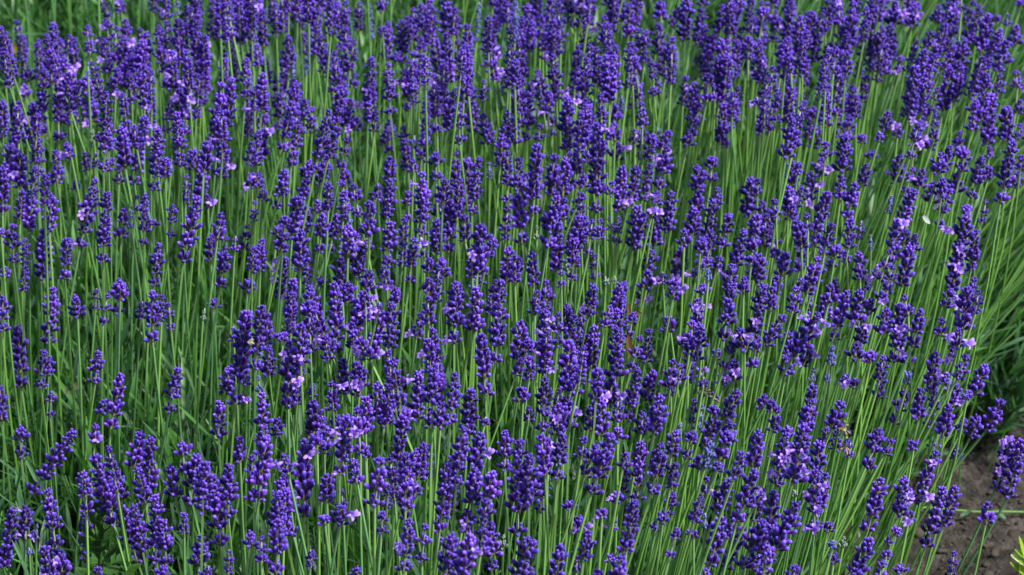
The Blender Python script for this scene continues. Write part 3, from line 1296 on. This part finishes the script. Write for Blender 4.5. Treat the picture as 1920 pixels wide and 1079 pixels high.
WITH_BUDS = 150
def m4(R, p, s=1.0):
    m = np.eye(4); m[:3, :3] = R * s; m[:3, 3] = p; return Matrix(m.tolist())
def build_stalk(i, e, full, label):
    r_ = random.Random(1000 + i)
    root = bpy.data.objects.new('lavender_stalk', None); COL.objects.link(root)
    root.empty_display_size = .01; root.location = e['root']
    root['label'] = label; root['category'] = 'lavender'; root['group'] = 'flowering lavender stalks of the bed'
    e['obj'] = root
    off = np.array(e['root'], float); B, T = e['B'], e['T']
    P, rad, tin = stem_path(e['root'], B, T, np.array([r_.gauss(0, .009), r_.gauss(0, .007), 0]))
    if e['kind'] == 'bud_pale': tin = tin * .86
    g_ = r_.uniform(0, .55) if e['foot'][0] > 800 else r_.uniform(.3, 1)
    V, F, Tn = tubes((P - off)[None], rad[None], 4, r_.uniform(0, 1.5), np.stack([tin, np.full(9, g_)], -1)[None])
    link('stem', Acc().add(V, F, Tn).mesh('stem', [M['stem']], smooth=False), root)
    d = T - B; lm = np.linalg.norm(d); d = d / lm
    pl = whorl_places(e, r_, lm); nfl = e['nf']
    pick = [r_.randrange(len(pl)) for _ in range(nfl)]
    roll = r_.uniform(0, 3)
    for k, (s, sz, top) in enumerate(pl):
        wob = np.array([r_.gauss(0, .06), r_.gauss(0, .06), 0])
        R = basis(d + wob, roll + k * math.pi / 2 + r_.uniform(-.25, .25)); sz *= e['w']
        p = B + d * s; kk = r_.randrange(9)
        M4 = m4(R * slim(e), p - off, sz)
        if full:
            wo = link('whorl', BR_ME[kk], root, M4)
            for (bp, bR, bs, bi) in LAY[(kk, top)]:
                link('bud', BUD_ME[(e['kind'], bi)], wo, m4(bR, bp, bs))
        else:
            wo = link('whorl', WH_ME[(e['kind'], kk, top)], root, M4)
        for _ in range(pick.count(k)):
            Q, q = flower_spot(R, p, r_, 1.0)
            link('open_flower', FL_ME[r_.randrange(6)], wo, m4(Q, q, r_.uniform(.85, 1.1) / sz))
    return root

# ---- labels: the look of the spike, then the neighbour or the place that singles it out
ONES = 'zero one two three four five six seven eight nine ten eleven twelve thirteen fourteen fifteen sixteen seventeen eighteen nineteen'.split()
TENS = 'x x twenty thirty forty fifty sixty seventy eighty ninety'.split()
def num(n):
    n = int(round(n)); n = max(0, min(100, n))
    if n == 100: return 'hundred'
    return ONES[n] if n < 20 else TENS[n // 10] + ('' if n % 10 == 0 else '-' + ONES[n % 10])
LM = [((1580, 822), 'withered tan hanging head'), ((1326, 742), 'withered grey bent head'), ((1744, 400), 'white petals'), ((804, 160), 'small white petal'),
      ((853, 130), 'yellow curled leaf tip'), ((187, 940), 'groundsel weed'), ((1183, 640), 'upright tan dead leaf'), ((136, 730), 'cream dry leaf scraps'),
      ((28, 90), 'lone yellow leaf'), ((468, 641), 'cream dried floret'), ((1905, 1045), 'bright yellow-green corner plant')]
def look_of(e):
    q = e['tip'] - e['foot']; s = q[0] / max(1, -q[1])
    shape = 'plump' if 'w' in e['fl'] else 'slim' if 's' in e['fl'] else ''
    ln = 'long' if e['lpx'] > 118 else 'short' if e['lpx'] < 55 else ''
    lean = 'right-leaning' if s > .33 else 'left-leaning' if s < -.2 else 'upright' if abs(s) < .1 else ''
    col = {'bud': 'violet', 'bud_blue': 'bluish', 'bud_pale': 'pale unopened'}[e['kind']]
    a = ' '.join(v for v in (ln, shape, lean, col) if v)
    if e['nf']: a += ' lavender spike with ' + (num(e['nf']) + ' lilac florets' if e['nf'] > 1 else 'one lilac floret')
    elif 'd' in e['fl']: a += ' lavender spike above a separate lower whorl'
    else: a += ' lavender spike'
    return a
labels = {}; used = set()
for (c, nm) in LM:
    c = np.array(c)
    for (dv, word) in ((np.array([-1, 0]), 'just left of'), (np.array([1, 0]), 'just right of'), (np.array([0, -1]), 'just above'), (np.array([0, 1]), 'just below')):
        best = None
        for i in NEAR:
            e = E_[i]
            if i in labels: continue
            v = (e['tip'] + e['foot']) / 2 - c; dd = np.hypot(*v)
            if dd < 75 and (v @ dv) > .72 * dd and (best is None or dd < best[0]): best = (dd, i)
        if best:
            lk = look_of(E_[best[1]]).replace(' above a separate lower whorl', ''); tl_ = ' ' + word + ' the ' + nm
            while len((lk + tl_).replace('-', ' ').split()) > 16: lk = lk.split(' ', 1)[1]
            labels[best[1]] = lk + tl_
for i in NEAR:
    e = E_[i]
    if i in labels: continue
    c = (np.clip(e['tip'], [0, 0], [1919, 1078]) + np.clip(e['foot'], [0, 0], [1919, 1078])) / 2
    lab = look_of(e)
    tail = ' centred ' + num(c[0] / 19.2) + ' percent across and ' + num(c[1] / 10.79) + ' down'
    while len((lab + tail).split()) > 14 and len(lab.split()) > 4:
        wd = lab.split(); wd.pop(0); lab = ' '.join(wd)
    labels[i] = lab + tail
seen = {}
for i in NEAR:                                                 # a label that is still shared gets half-steps
    l_ = labels[i]
    if l_ in seen:
        o = E_[seen[l_]]; e = E_[i]
        v = (e['tip'] + e['foot'] - o['tip'] - o['foot'])
        a, b = ('right', 'left') if abs(v[0]) > abs(v[1]) and v[0] > 0 else ('left', 'right') if abs(v[0]) > abs(v[1]) else ('lower', 'upper') if v[1] > 0 else ('upper', 'lower')
        labels[i] = a + ' ' + l_; labels[seen[l_]] = b + ' ' + l_
    seen[l_] = i
for n_, i in enumerate(NEAR): build_stalk(i, E_[i], n_ < WITH_BUDS, labels[i])

# ------------------------------------------------------------------ the other stalks, past the three hundred largest: one mass
SLOTS = {'bud': 0, 'bud_blue': 1, 'bud_pale': 2, 'petal': 3, 'stem': 4, 'bract': 5}
MATS = [M[k] for k in ('bud', 'bud_blue', 'bud_pale', 'petal', 'stem', 'bract')]
TMPL = {q: {(k, t): whorl_acc(k, t, q, 0, 5, q != 'lo').arrays() for k in range(9) for t in (False, True)} for q in ('mid', 'lo')}
mass = Acc()
def stuff_stalks(items, q):
    Ps, Rs, Ts = [], [], []
    for i, e in items:
        r_ = random.Random(9000 + i); B, T = e['B'], e['T']
        P, rad, tin = stem_path(e['root'], B, T, np.array([r_.gauss(0, .010), r_.gauss(0, .008), 0]))
        if e['kind'] == 'bud_pale': tin = tin * .86
        Ps.append(P); Rs.append(rad); Ts.append(np.stack([tin, np.full(9, r_.uniform(0, .55) if B[0] > -.05 else r_.uniform(.3, 1))], -1))
        d = T - B; lm = np.linalg.norm(d); d = d / (lm + 1e-9)
        pl = whorl_places(e, r_, lm); pick = [r_.randrange(len(pl)) for _ in range(e['nf'])]; roll = r_.uniform(0, 3)
        for k, (s, sz, top) in enumerate(pl):
            R = basis(d + np.array([r_.gauss(0, .06), r_.gauss(0, .06), 0]), roll + k * math.pi / 2 + r_.uniform(-.25, .25)); sz *= e['w']
            p = B + d * s; V, F, Tn, I = TMPL[q][(r_.randrange(9), top)]
            Tn = Tn.copy(); Tn[:, 1] = (Tn[:, 1] + r_.random()) % 1.0
            mass.V.append(V @ (R * slim(e) * sz).T + p); mass.F.append(F + mass.n); mass.T.append(Tn)
            mass.I.append(np.where(I == 0, SLOTS[e['kind']], I)); mass.n += len(V)
            for _ in range(pick.count(k)):
                Q, o = flower_spot(R, p, r_, 1.0); V, F, Tn = FLOWERS[r_.randrange(6)]; Tn = Tn.copy(); Tn[:, 1] = r_.random()
                mass.add((V @ (Q * r_.uniform(.85, 1.1)).T + o * sz) @ R.T + p, F, Tn, SLOTS['petal'])
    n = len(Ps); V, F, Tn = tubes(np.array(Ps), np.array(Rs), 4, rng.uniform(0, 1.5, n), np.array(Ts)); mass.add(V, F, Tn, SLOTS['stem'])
stuff_stalks([(i, E_[i]) for i in REST], 'mid')

# stalks half hidden behind the ones one can see
extra = []; re_ = random.Random(21)
cand = [e for e in E_ if e['kind'] == 'bud' and e['lpx'] > 40]
wts = [2.6 if e['foot'][1] < 330 else 1.0 if 480 < e['foot'][0] < 1500 else .35 for e in cand]
def sparse(px, py):
    return (px < 460 and 400 < py < 900) or (px < 170 and py < 110) or px > 1850 or (px > 1560 and py > 760) or (170 < px < 350 and py < 60)
while len(extra) < 430:
    o = re_.choices(cand, wts)[0]
    B = o['B'] + np.array([re_.gauss(0, .013), re_.uniform(.012, .055), re_.uniform(-.015, .004)])
    px, py = to_px(B)
    if sparse(px, py) or (1240 < px < 1420 and 280 < py < 420) or (py > 330 and re_.random() < .5): continue
    lm = re_.uniform(.022, .045); s = o['slope'] + re_.gauss(0, .06)
    d = np.array([s, re_.gauss(0, .1), 1.0]); d /= np.linalg.norm(d)
    extra.append(dict(B=B, T=B + d * lm, root=np.array([B[0] - s * B[2] * .8, B[1] + re_.gauss(.01, .03), 0]), fl=re_.choice(['', 'd', 'w']), nf=1 if re_.random() < .12 else 0, w=re_.uniform(.72, .95), kind='bud', slope=s))
stuff_stalks(list(enumerate(extra, 5000)), 'mid')
# the bed going on past the frame
outer = []
while len(outer) < 900:
    x, y = re_.uniform(-.95, .95), re_.uniform(1.25, 3.9)
    ex = float(edge_x(y + .3)) + .02
    px_, py_ = to_px((x, y, .37))
    s = float(np.interp(px_, [-400, 300, 900, 1500, 1900, 2300], [-.05, .06, .08, .28, .5, .6])) + re_.gauss(0, .07)
    if x - s * .3 > ex: continue
    z = max(.2, .37 + re_.gauss(0, .03) - (.06 if px_ > 1900 else 0)); B = np.array([x, y, z]); lm = re_.uniform(.022, .045)
    d = np.array([s, re_.gauss(0, .1), 1.0]); d /= np.linalg.norm(d); T = B + d * lm
    bx, by = to_px(B); tx, ty = to_px(T)
    if not (bx < -35 or bx > 1955 or by < -30 or ty > 1105): continue
    if bx > 1900 and any(to_px(np.array([x - s * z * .8 * q, y, z * (1 - q)]))[0] > 1640 and 860 < to_px(np.array([x - s * z * .8 * q, y, z * (1 - q)]))[1] < 1120 and to_px(np.array([x - s * z * .8 * q, y, z * (1 - q)]))[0] < 1960 for q in (.2, .4, .6, .8, 1)): continue
    far = max(-bx, bx - 1920, -by, by - 1079)
    if far > 420 and re_.random() < .55: continue
    outer.append(dict(B=B, T=T, root=np.array([x - s * z * .8, y + re_.gauss(.01, .03), 0]), fl=re_.choice(['', 'd', 'w']), nf=1 if re_.random() < .2 else 0, w=re_.uniform(.72, .95), kind='bud', slope=s))
side = 0
while side < 130:
    B = at_z(re_.uniform(1960, 2330), re_.uniform(40, 560), re_.uniform(.22, .34)); s = re_.uniform(.42, .85)
    if B[0] - s * B[2] > float(edge_x(B[1] + .25)) + .03: continue
    pp = [to_px(np.array([B[0] - s * B[2] * .9 * q, B[1], B[2] * (1 - q)])) for q in (.2, .4, .6, .8, 1)]
    if any(p[1] > 800 and 1700 < p[0] < 1960 for p in pp): continue
    d = np.array([s, re_.gauss(0, .1), 1.0]); d /= np.linalg.norm(d); side += 1
    outer.append(dict(B=B, T=B + d * re_.uniform(.022, .04), root=np.array([B[0] - s * B[2] * .9, B[1] + re_.gauss(.01, .03), 0]), fl='', nf=0, w=.85, kind='bud', slope=s))
stuff_stalks(list(enumerate(outer, 8000)), 'lo')
link('lavender_mass', mass.mesh('lavender_mass', MATS), kind='stuff', label='dense mass of smaller violet lavender stalks filling the bed between the larger spikes', category='lavender')

# ------------------------------------------------------------------ narrow leaves low in the bed
fol = Acc(); NS = 5200
sx = rng.uniform(-.85, 1.0, NS * 4); sy = rng.uniform(1.55, 3.95, NS * 4)
keep = sx < edge_x(sy) - .015 * rng.random(NS * 4); sx, sy = sx[keep], sy[keep]
inn = np.array([-140 < to_px((a, b, .1))[0] < 2060 and -160 < to_px((a, b, .1))[1] < 1300 for a, b in zip(sx, sy)])
keep = inn | (rng.random(len(sx)) < .25); sx, sy = sx[keep], sy[keep]
keep = (rng.random(len(sx)) < np.clip((edge_x(sy) - sx) / .16, .30, 1)) | (sy > 2.5); sx, sy = sx[keep][:NS], sy[keep][:NS]
pk = np.array([to_px((a, b, .10)) for a, b in zip(sx, sy)])
keep = np.ones(len(sx), bool)
for (cx, cy, rx, ry) in ((80, 500, 120, 60), (1640, 870, 110, 95), (560, 880, 60, 60), (830, 830, 50, 40), (90, 1050, 110, 45), (480, 250, 60, 40), (1330, 120, 50, 30), (1750, 690, 50, 40)):
    keep &= (((pk[:, 0] - cx) / rx) ** 2 + ((pk[:, 1] - cy) / ry) ** 2 > 1) | (rng.random(len(sx)) < .12)
sx, sy = sx[keep], sy[keep]
n = len(sx); ed = np.clip((edge_x(sy) - sx) / .22, 0, 1)
H = rng.uniform(.11, .27, n) * (.42 + .58 * ed)
pxs = np.array([to_px((a, b, .1))[0] for a, b in zip(sx, sy)])
sl_ = np.interp(pxs, [0, 900, 1500, 1900], [.0, .06, .35, .65]) + rng.normal(0, .16, n)
ax = np.stack([sl_, rng.normal(-.05, .16, n), np.ones(n)], 1); ax /= np.linalg.norm(ax, axis=1, keepdims=True)
root = np.stack([sx, sy, np.zeros(n)], 1); g0 = rng.random(n)
PP = np.stack([root, root + ax * (H * .5)[:, None], root + ax * H[:, None]], 1)
V, F, T = tubes(PP, np.tile([.0011, .0010, .0007], (n, 1)), 3, rng.uniform(0, 2, n), np.stack([np.tile([0, .3, .6], (n, 1)), np.repeat(g0[:, None], 3, 1)], -1))
fol.add(V, F, T, 0)
a0 = rng.uniform(0, 6.28, n)
for k in range(12):
    t = .34 + .66 * (k // 2) / 5.0 + rng.uniform(-.03, .03, n)
    P0 = root + ax * (H * t)[:, None]
    ph = a0 + (k % 2) * np.pi + (k // 2) * np.pi / 2 + rng.normal(0, .25, n)
    th = np.interp(t, [.2, 1], [1.05, .50]) + rng.normal(0, .14, n)
    ref = np.tile([1.0, 0, 0], (n, 1)); u = np.cross(ax, ref); u /= np.linalg.norm(u, axis=1, keepdims=True); v = np.cross(ax, u)
    rad = u * np.cos(ph)[:, None] + v * np.sin(ph)[:, None]
    D = rad * np.sin(th)[:, None] + ax * np.cos(th)[:, None]; Nn = -rad * np.cos(th)[:, None] + ax * np.sin(th)[:, None]
    big = rng.random(n) < .16
    L = rng.uniform(.026, .047, n) * np.where(big, 1.4, 1); W = rng.uniform(.0028, .0046, n) * np.where(big, 1.3, 1)
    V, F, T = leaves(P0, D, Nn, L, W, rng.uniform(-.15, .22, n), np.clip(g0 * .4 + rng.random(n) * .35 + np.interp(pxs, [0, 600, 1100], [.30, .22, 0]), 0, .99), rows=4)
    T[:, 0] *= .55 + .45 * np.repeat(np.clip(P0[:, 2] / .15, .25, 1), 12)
    fol.add(V, F, T, 0)
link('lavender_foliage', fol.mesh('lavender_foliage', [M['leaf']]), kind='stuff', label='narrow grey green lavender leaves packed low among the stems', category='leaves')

# ------------------------------------------------------------------ soil clods and litter
def clod_arr(r_):
    V, F, T = bud_arrays(1.0, .5, 6, [(.2, .7), (.5, 1), (.8, .75)]); V = V - [0, 0, .5]
    return V * (1 + r_.normal(0, .13, (len(V), 1))), F, T
cl = Acc(); lit = Acc(); ncl = 0
while ncl < 2600:
    x, y = rng.uniform(.2, 1.05), rng.uniform(2.0, 3.5)
    if x < edge_x(y) - .1: continue
    px, py = to_px((x, y, 0))
    if px > 2200: continue
    s = float(rng.choice([.003, .005, .008, .013], p=[.45, .33, .17, .05])) * rng.uniform(.7, 1.4)
    V, F, T = clod_arr(rng); Q = np.array(Matrix.Rotation(rng.uniform(0, 6), 3, 'Z') @ Matrix.Rotation(rng.uniform(0, 3), 3, 'X'))
    V = (V * [1, .8, .7]) @ Q.T * s * np.array([1, 1, .6])
    z = 0.0062 * float(hnoise(np.array(x), np.array(y), 3))
    T = T.copy(); T[:, 1] = rng.random(); cl.add(V + [x, y, z + s * .1], F, T); ncl += 1
link('soil_clods', cl.mesh('soil_clods', [M['clod']]), kind='stuff', label='crumbly grey brown clods scattered over the bare soil', category='soil')
n = 90
lx = rng.uniform(.25, .75, n); ly = rng.uniform(2.05, 3.2, n); k_ = (lx > edge_x(ly) - .08); lx, ly = lx[k_], ly[k_]; n = len(lx)
aa = rng.uniform(0, 6.28, n); D = np.stack([np.cos(aa), np.sin(aa), rng.uniform(-.05, .25, n)], 1); D /= np.linalg.norm(D, axis=1, keepdims=True)
Nn = np.cross(np.cross(D, [0, 0, 1.0]), D); Nn /= np.linalg.norm(Nn, axis=1, keepdims=True)
V, F, T = leaves(np.stack([lx, ly, np.full(n, .007)], 1), D, Nn, rng.uniform(.006, .018, n), rng.uniform(.0015, .0045, n), rng.uniform(-.2, .4, n), rng.random(n), rows=4)
lit.add(V, F, T)
link('leaf_litter', lit.mesh('leaf_litter', [M['dry']]), kind='stuff', label='dry brown leaf scraps lying on the soil at the bed edge', category='litter')

# ------------------------------------------------------------------ the small single things
def flat(name, c):
    return mat(name, two_ramps([(0, tuple(v * .8 for v in c)), (1, c)], [(0, tuple(v * .65 for v in c)), (1, tuple(min(1, v * 1.1) for v in c))]), rough=.6, trans=.25)
M['white'] = flat('petal_white', (.55, .60, .62)); M['cream'] = flat('leaf_cream', (.32, .29, .19)); M['tan'] = flat('leaf_tan', (.42, .22, .07))
M['orange'] = flat('leaf_orange', (.34, .17, .06)); M['yellow'] = flat('leaf_yellow', (.52, .42, .06)); M['ygreen'] = flat('leaf_yellow_green', (.32, .55, .03))
M['paleg'] = flat('leaf_pale_green', (.50, .66, .28)); M['weedg'] = flat('weed_green', (.035, .11, .018)); M['gold'] = flat('flower_gold', (.75, .48, .02))
M['grey'] = flat('bud_withered', (.24, .20, .21)); M['straw'] = flat('bud_straw', (.30, .22, .13))

def y_near(px, py, front=.012):
    b = min(E_, key=lambda e: np.hypot(*((e['tip'] + e['foot']) / 2 - [px, py]))); return float((b['B'][1] + b['T'][1]) / 2) - front
def leaf_mesh(name, P0, P1, width, m, up=None, curl=.15, rows=7, fold=.22):
    d = P1 - P0; L = np.linalg.norm(d); d = d / L
    n_ = (CAM - P0) if up is None else np.array(up, float); n_ = n_ - d * (n_ @ d); n_ /= np.linalg.norm(n_)
    return Acc().add(*leaves(P0[None], d[None], n_[None], np.array([L]), np.array([width]), np.array([curl]), [.4], fold=fold, rows=rows)).mesh(name, [m])
def single(name, me, label, cat, loc=None, **kw):
    o = link(name, me, label=label, category=cat, **kw); return o
def centre(me):
    c = np.mean([v.co[:] for v in me.vertices], 0); me.transform(Matrix.Translation(Vector(-c))); return Vector(c)
def px_leaf(name, a, b, wpx, m, label, cat, y=None, dy=0.0, curl=.15, fold=.22, group=None):
    y = y_near((a[0] + b[0]) / 2, (a[1] + b[1]) / 2) if y is None else y
    P0, P1 = at_y(*a, y), at_y(*b, y + dy); wd = wpx * KPX * np.linalg.norm(P0 - CAM)
    me = leaf_mesh(name, P0, P1, wd, m, curl=curl, fold=fold); c = centre(me)
    o = single(name, me, label, cat); o.location = c
    if group: o['group'] = group
    return o
px_leaf('fallen_petal', (1731, 405), (1742, 418), 9, M['white'], 'larger white petal caught beside a right-leaning lavender spike', 'petal', curl=.3, group='white petals caught in the bed')
px_leaf('fallen_petal', (1749, 392), (1764, 381), 8, M['white'], 'smaller white petal just above the larger white one', 'petal', curl=.3, group='white petals caught in the bed')
px_leaf('fallen_petal', (800, 171), (810, 155), 9, M['white'], 'lone white petal between stems near the top centre', 'petal', curl=.3, group='white petals caught in the bed')
px_leaf('curled_leaf', (857, 141), (852, 122), 9, M['ygreen'], 'bright yellow green curled leaf tip beside a plump spike near the top', 'leaf', curl=.5, fold=.4)
px_leaf('yellowed_leaf', (29, 100), (26, 78), 9, M['yellow'], 'lone yellow leaf among green stems near the top corner', 'leaf', curl=.2)
px_leaf('dry_leaf', (143, 731), (141, 715), 6, M['cream'], 'cream tan dry leaf, topmost of the three pale scraps', 'dry leaf', group='pale dry leaf scraps low in the bed')
px_leaf('dry_leaf', (124, 740), (127, 722), 5, M['cream'], 'pale cream dry leaf, leftmost of the three scraps', 'dry leaf', group='pale dry leaf scraps low in the bed')
px_leaf('dry_leaf', (132, 741), (133, 733), 5, M['cream'], 'smallest cream dry leaf, lowest of the three scraps', 'dry leaf', group='pale dry leaf scraps low in the bed')
px_leaf('dead_leaf', (1182, 668), (1178, 625), 12, M['tan'], 'long upright tan dead leaf behind the green stems', 'dead leaf', y=y_near(1180, 640, -.008), curl=.1)
px_leaf('dead_leaf', (1180, 593), (1179, 568), 8, M['tan'], 'short tan dead leaf tip standing above the long one', 'dead leaf', y=y_near(1180, 580, -.008), curl=.1)
px_leaf('dead_leaf', (1194, 590), (1203, 586), 7, M['orange'], 'tiny orange dead leaf scrap on a green leaf tip', 'dead leaf', curl=.3)

def withered(pts, foot, mats, label, seed, kink=None):
    r_ = random.Random(seed); y = y_near(*pts[0], .016)
    C = np.array([at_y(px, py, y - .003 * k) for k, (px, py) in enumerate(pts)])
    F0 = at_y(*foot, y); s = (C[0][0] - F0[0]) / max(.004, C[0][2] - F0[2])
    rt = np.array([F0[0] - s * F0[2] * .8, y + .01, 0.0])
    o = bpy.data.objects.new('withered_stalk', None); COL.objects.link(o); o.location = rt; o['label'] = label; o['category'] = 'withered lavender'
    path = np.concatenate([[rt * (1 - t) + F0 * t for t in (0, .35, .7, 1)], C])
    V, F, T = tubes((path - rt)[None], np.interp(np.linspace(0, 1, len(path)), [0, .6, 1], [.0011, .001, .0006])[None], 5, 0, np.stack([np.linspace(0, .8, len(path)), np.full(len(path), .6)], -1)[None])
    link('stem', Acc().add(V, F, T).mesh('stem', [M['stem']]), o)
    for k in range(1, len(C)):
        d = C[k] - C[k - 1]; R = basis(d, r_.uniform(0, 3)); a = Acc()
        for j in range(6):
            V, F, T = BUDS['hi'][r_.randrange(5)]
            Q = rot_to(j * 1.05 + r_.uniform(-.3, .3), math.radians(r_.uniform(22, 55))); sh = np.array([r_.uniform(.7, 1.1), r_.uniform(.5, .9), r_.uniform(.7, 1.1)])
            T = T.copy(); T[:, 1] = r_.random(); a.add((V * sh * .72) @ Q.T + Q[:, 2] * .0012, F, T, r_.randrange(len(mats)))
        link('withered_whorl', a.mesh('withered_whorl', mats), o, m4(R, C[k - 1] * .3 + C[k] * .7 - rt, .95))
    if kink is not None:
        P0 = at_y(*kink, y - .006); P1 = at_y(kink[0] + 12, kink[1] + 2, y - .006)
        me = leaf_mesh('shrivelled_petal', P0 - rt, P1 - rt, .0030, M['orange'], up=CAM - P0, curl=.4); link('shrivelled_petal', me, o)
withered([(1572, 803), (1579, 799), (1586, 809), (1588, 824), (1584, 841)], (1560, 870), [M['straw'], M['grey'], M['bud']], 'snapped lavender stalk with a withered tan and grey head hanging down', 3, (1571, 801))
withered([(1312, 752), (1315, 741), (1322, 736), (1331, 739), (1337, 747)], (1305, 830), [M['grey'], M['grey'], M['bud']], 'lavender stalk whose withered grey tip bends over sideways', 4)
# dried floret on a plump spike
y = y_near(468, 641, .016); c = at_y(467, 642, y); a = Acc()
for j in range(4):
    V, F, T = BUDS['hi'][j]; V = V * .72; Q = np.array(Matrix.Rotation(1.1 + j * .35, 3, 'Y') @ Matrix.Rotation(j * .6, 3, 'Z')); a.add(V * [.9, .8, 1] @ Q.T * .9 + [-.0015, -.0004 * j, .0003 * j], F, T)
o = single('dried_floret', a.mesh('dried_floret', [M['cream']]), 'cream dried floret stuck low on a plump double lavender spike', 'floret'); o.location = c

# groundsel weed, with a yellow flower head
y0 = y_near(230, 960, -.03); base = at_y(187, 1062, y0); tipp = at_y(185, 936, y0)
gw = bpy.data.objects.new('groundsel_weed', None); COL.objects.link(gw); b0 = np.array([base[0], base[1], 0.0]); gw.location = b0
gw['label'] = 'small bright green groundsel weed with one yellow flower head'; gw['category'] = 'weed'
path = np.array([b0, b0 * .4 + base * .6, base, (base + tipp) / 2 + [.002, 0, 0], tipp]); V, F, T = tubes((path - b0)[None], np.array([[.0016, .0016, .0015, .0012, .0009]]), 6)
link('stem', Acc().add(V, F, T + [.8, .5, 0]).mesh('stem', [M['weedg']]), gw)
def lobed(name, L, W, m, lobes=4):
    """a leaf cut into toothed lobes, +X is its length, Z up"""
    a = Acc(); P, D, N_, LL, WW = [np.zeros(3)], [np.array([1.0, 0, 0])], [np.array([0, 0, 1.0])], [L], [W * .5]
    for k in range(lobes):
        t = .25 + .6 * k / lobes
        for s in (-1, 1):
            P.append(np.array([L * t, 0, L * .08 * t])); v = np.array([.65, s * .76, .05]); D.append(v / np.linalg.norm(v)); N_.append(np.array([0, 0, 1.0])); LL.append(W * (.9 - .35 * abs(t - .5))); WW.append(W * .42)
    a.add(*leaves(np.array(P), np.array(D), np.array(N_), np.array(LL), np.array(WW), np.full(len(P), .12), rng.random(len(P)), rows=4)); return a.mesh(name, [m])
LBM = lobed('leaf', .022, .012, M['weedg'])
for k in range(11):
    t = .02 + .085 * k; p = base * (1 - t) + tipp * t; az = k * 2.4
    R = np.array(Matrix.Rotation(az, 3, 'Z') @ Matrix.Rotation(-.75, 3, 'Y')); link('leaf', LBM, gw, m4(R, p - b0, 1.0 - .5 * t))
a = Acc(); V, F, T = bud_arrays(.006, .0019, 7, [(.2, .9), (.7, 1), (.97, .9)]); a.add(V, F, T + [.5, 0, 0], 0)
V, F, T = bud_arrays(.003, .0019, 7, [(.3, 1), (.8, .95)]); a.add(V + [0, 0, .0052], F, T, 1)
link('flower_head', a.mesh('flower_head', [M['weedg'], M['gold']]), gw, m4(rot_to(2.5, .35), tipp - b0, 1.0))
for k, dd in enumerate((.004, -.005)):
    V, F, T = bud_arrays(.005, .0015, 7, [(.2, .9), (.8, .8)]); link('flower_bud', Acc().add(V, F, T + [.5, 0, 0]).mesh('flower_bud', [M['weedg']]), gw, m4(rot_to(k * 3, .5), tipp - b0 + [dd * 1.5, 0, -.009 - .004 * k], 1.0))

# rounded weed leaves at the bottom edge
bw = bpy.data.objects.new('broad_weed', None); COL.objects.link(bw); yb = y_near(205, 1079, -.02); c = at_y(205, 1079, yb); b1 = np.array([c[0], c[1], 0]); bw.location = b1
bw['label'] = 'low weed with rounded lobed green leaves under the lavender at the bottom edge'; bw['category'] = 'weed'
RL = lobed('leaf', .013, .012, M['weedg'], 3)
for k, (px, py, az) in enumerate(((196, 1063, 2.6), (212, 1058, .4), (224, 1072, -.3), (205, 1084, 1.6), (183, 1080, 3.4))):
    p = at_y(px, py, yb - .006 * k); V, F, T = tubes(np.array([[b1 - b1, (p - b1) * [.3, .3, .6], p - b1]]), np.array([[.001, .0009, .0008]]), 4)
    link('leaf_stalk', Acc().add(V, F, T + [.5, .5, 0]).mesh('leaf_stalk', [M['weedg']]), bw)
    link('leaf', RL, bw, m4(np.array(Matrix.Rotation(az, 3, 'Z') @ Matrix.Rotation(-.15, 3, 'Y')), p - b1, 1.0))

# bright plant in the corner
cp = bpy.data.objects.new('garden_plant', None); COL.objects.link(cp); yc = float(at_z(1950, 1100, .05)[1]); c0 = at_y(1955, 1090, yc); b2 = np.array([c0[0], c0[1], 0]); cp.location = b2
cp['label'] = 'bright yellow green leafy plant cut off by the bottom corner beside bare soil'; cp['category'] = 'plant'
V, F, T = tubes(np.array([[[0, 0, 0], [0, 0, c0[2] * .6], c0 - b2]]), np.array([[.002, .0018, .0015]]), 6); link('stem', Acc().add(V, F, T + [.6, .5, 0]).mesh('stem', [M['ygreen']]), cp)
for (a_, b_, wp, mm) in (((1935, 1070), (1898, 1004), 15, 'ygreen'), ((1940, 1064), (1888, 1044), 22, 'paleg'), ((1938, 1085), (1886, 1058), 16, 'ygreen'), ((1940, 1054), (1896, 1034), 16, 'ygreen'),
                        ((1918, 1095), (1902, 1050), 30, 'ygreen'), ((1960, 1100), (1990, 1040), 24, 'ygreen'), ((1950, 1075), (1945, 1010), 22, 'paleg'), ((1955, 1090), (2010, 1085), 24, 'ygreen'), ((1950, 1095), (1925, 1140), 26, 'ygreen')):
    P0 = at_y(*a_, yc); P1 = at_y(*b_, yc - .012); me = leaf_mesh('leaf', P0 - b2, P1 - b2, wp * KPX * 2.5, M[mm], up=(0.1, -.6, 1), curl=.12, rows=8, fold=.35); link('leaf', me, cp)

# a stalk lying on the soil
fs = bpy.data.objects.new('fallen_stalk', None); COL.objects.link(fs); q0, q1 = at_z(1690, 955, .012), at_z(1975, 961, .012); fs.location = q0
fs['label'] = 'thin green stalk lying flat across the bare soil'; fs['category'] = 'stalk'
pts = np.array([q0 + (q1 - q0) * t + [0, .002 * math.sin(t * 7), .001 * math.sin(t * 11)] for t in np.linspace(0, 1, 7)])
V, F, T = tubes((pts - q0)[None], np.full((1, 7), .00085), 5, 0, np.stack([np.full(7, .45), np.full(7, .7)], -1)[None]); link('stem', Acc().add(V, F, T).mesh('stem', [M['stem']]), fs)
for (a_, b_) in (((1822, 956), (1801, 970)), ((1870, 958), (1885, 975))):
    link('leaf', leaf_mesh('leaf', at_z(*a_, .013) - q0, at_z(*b_, .008) - q0, .0042, M['leaf'], up=(0, -.3, 1), curl=.1), fs)
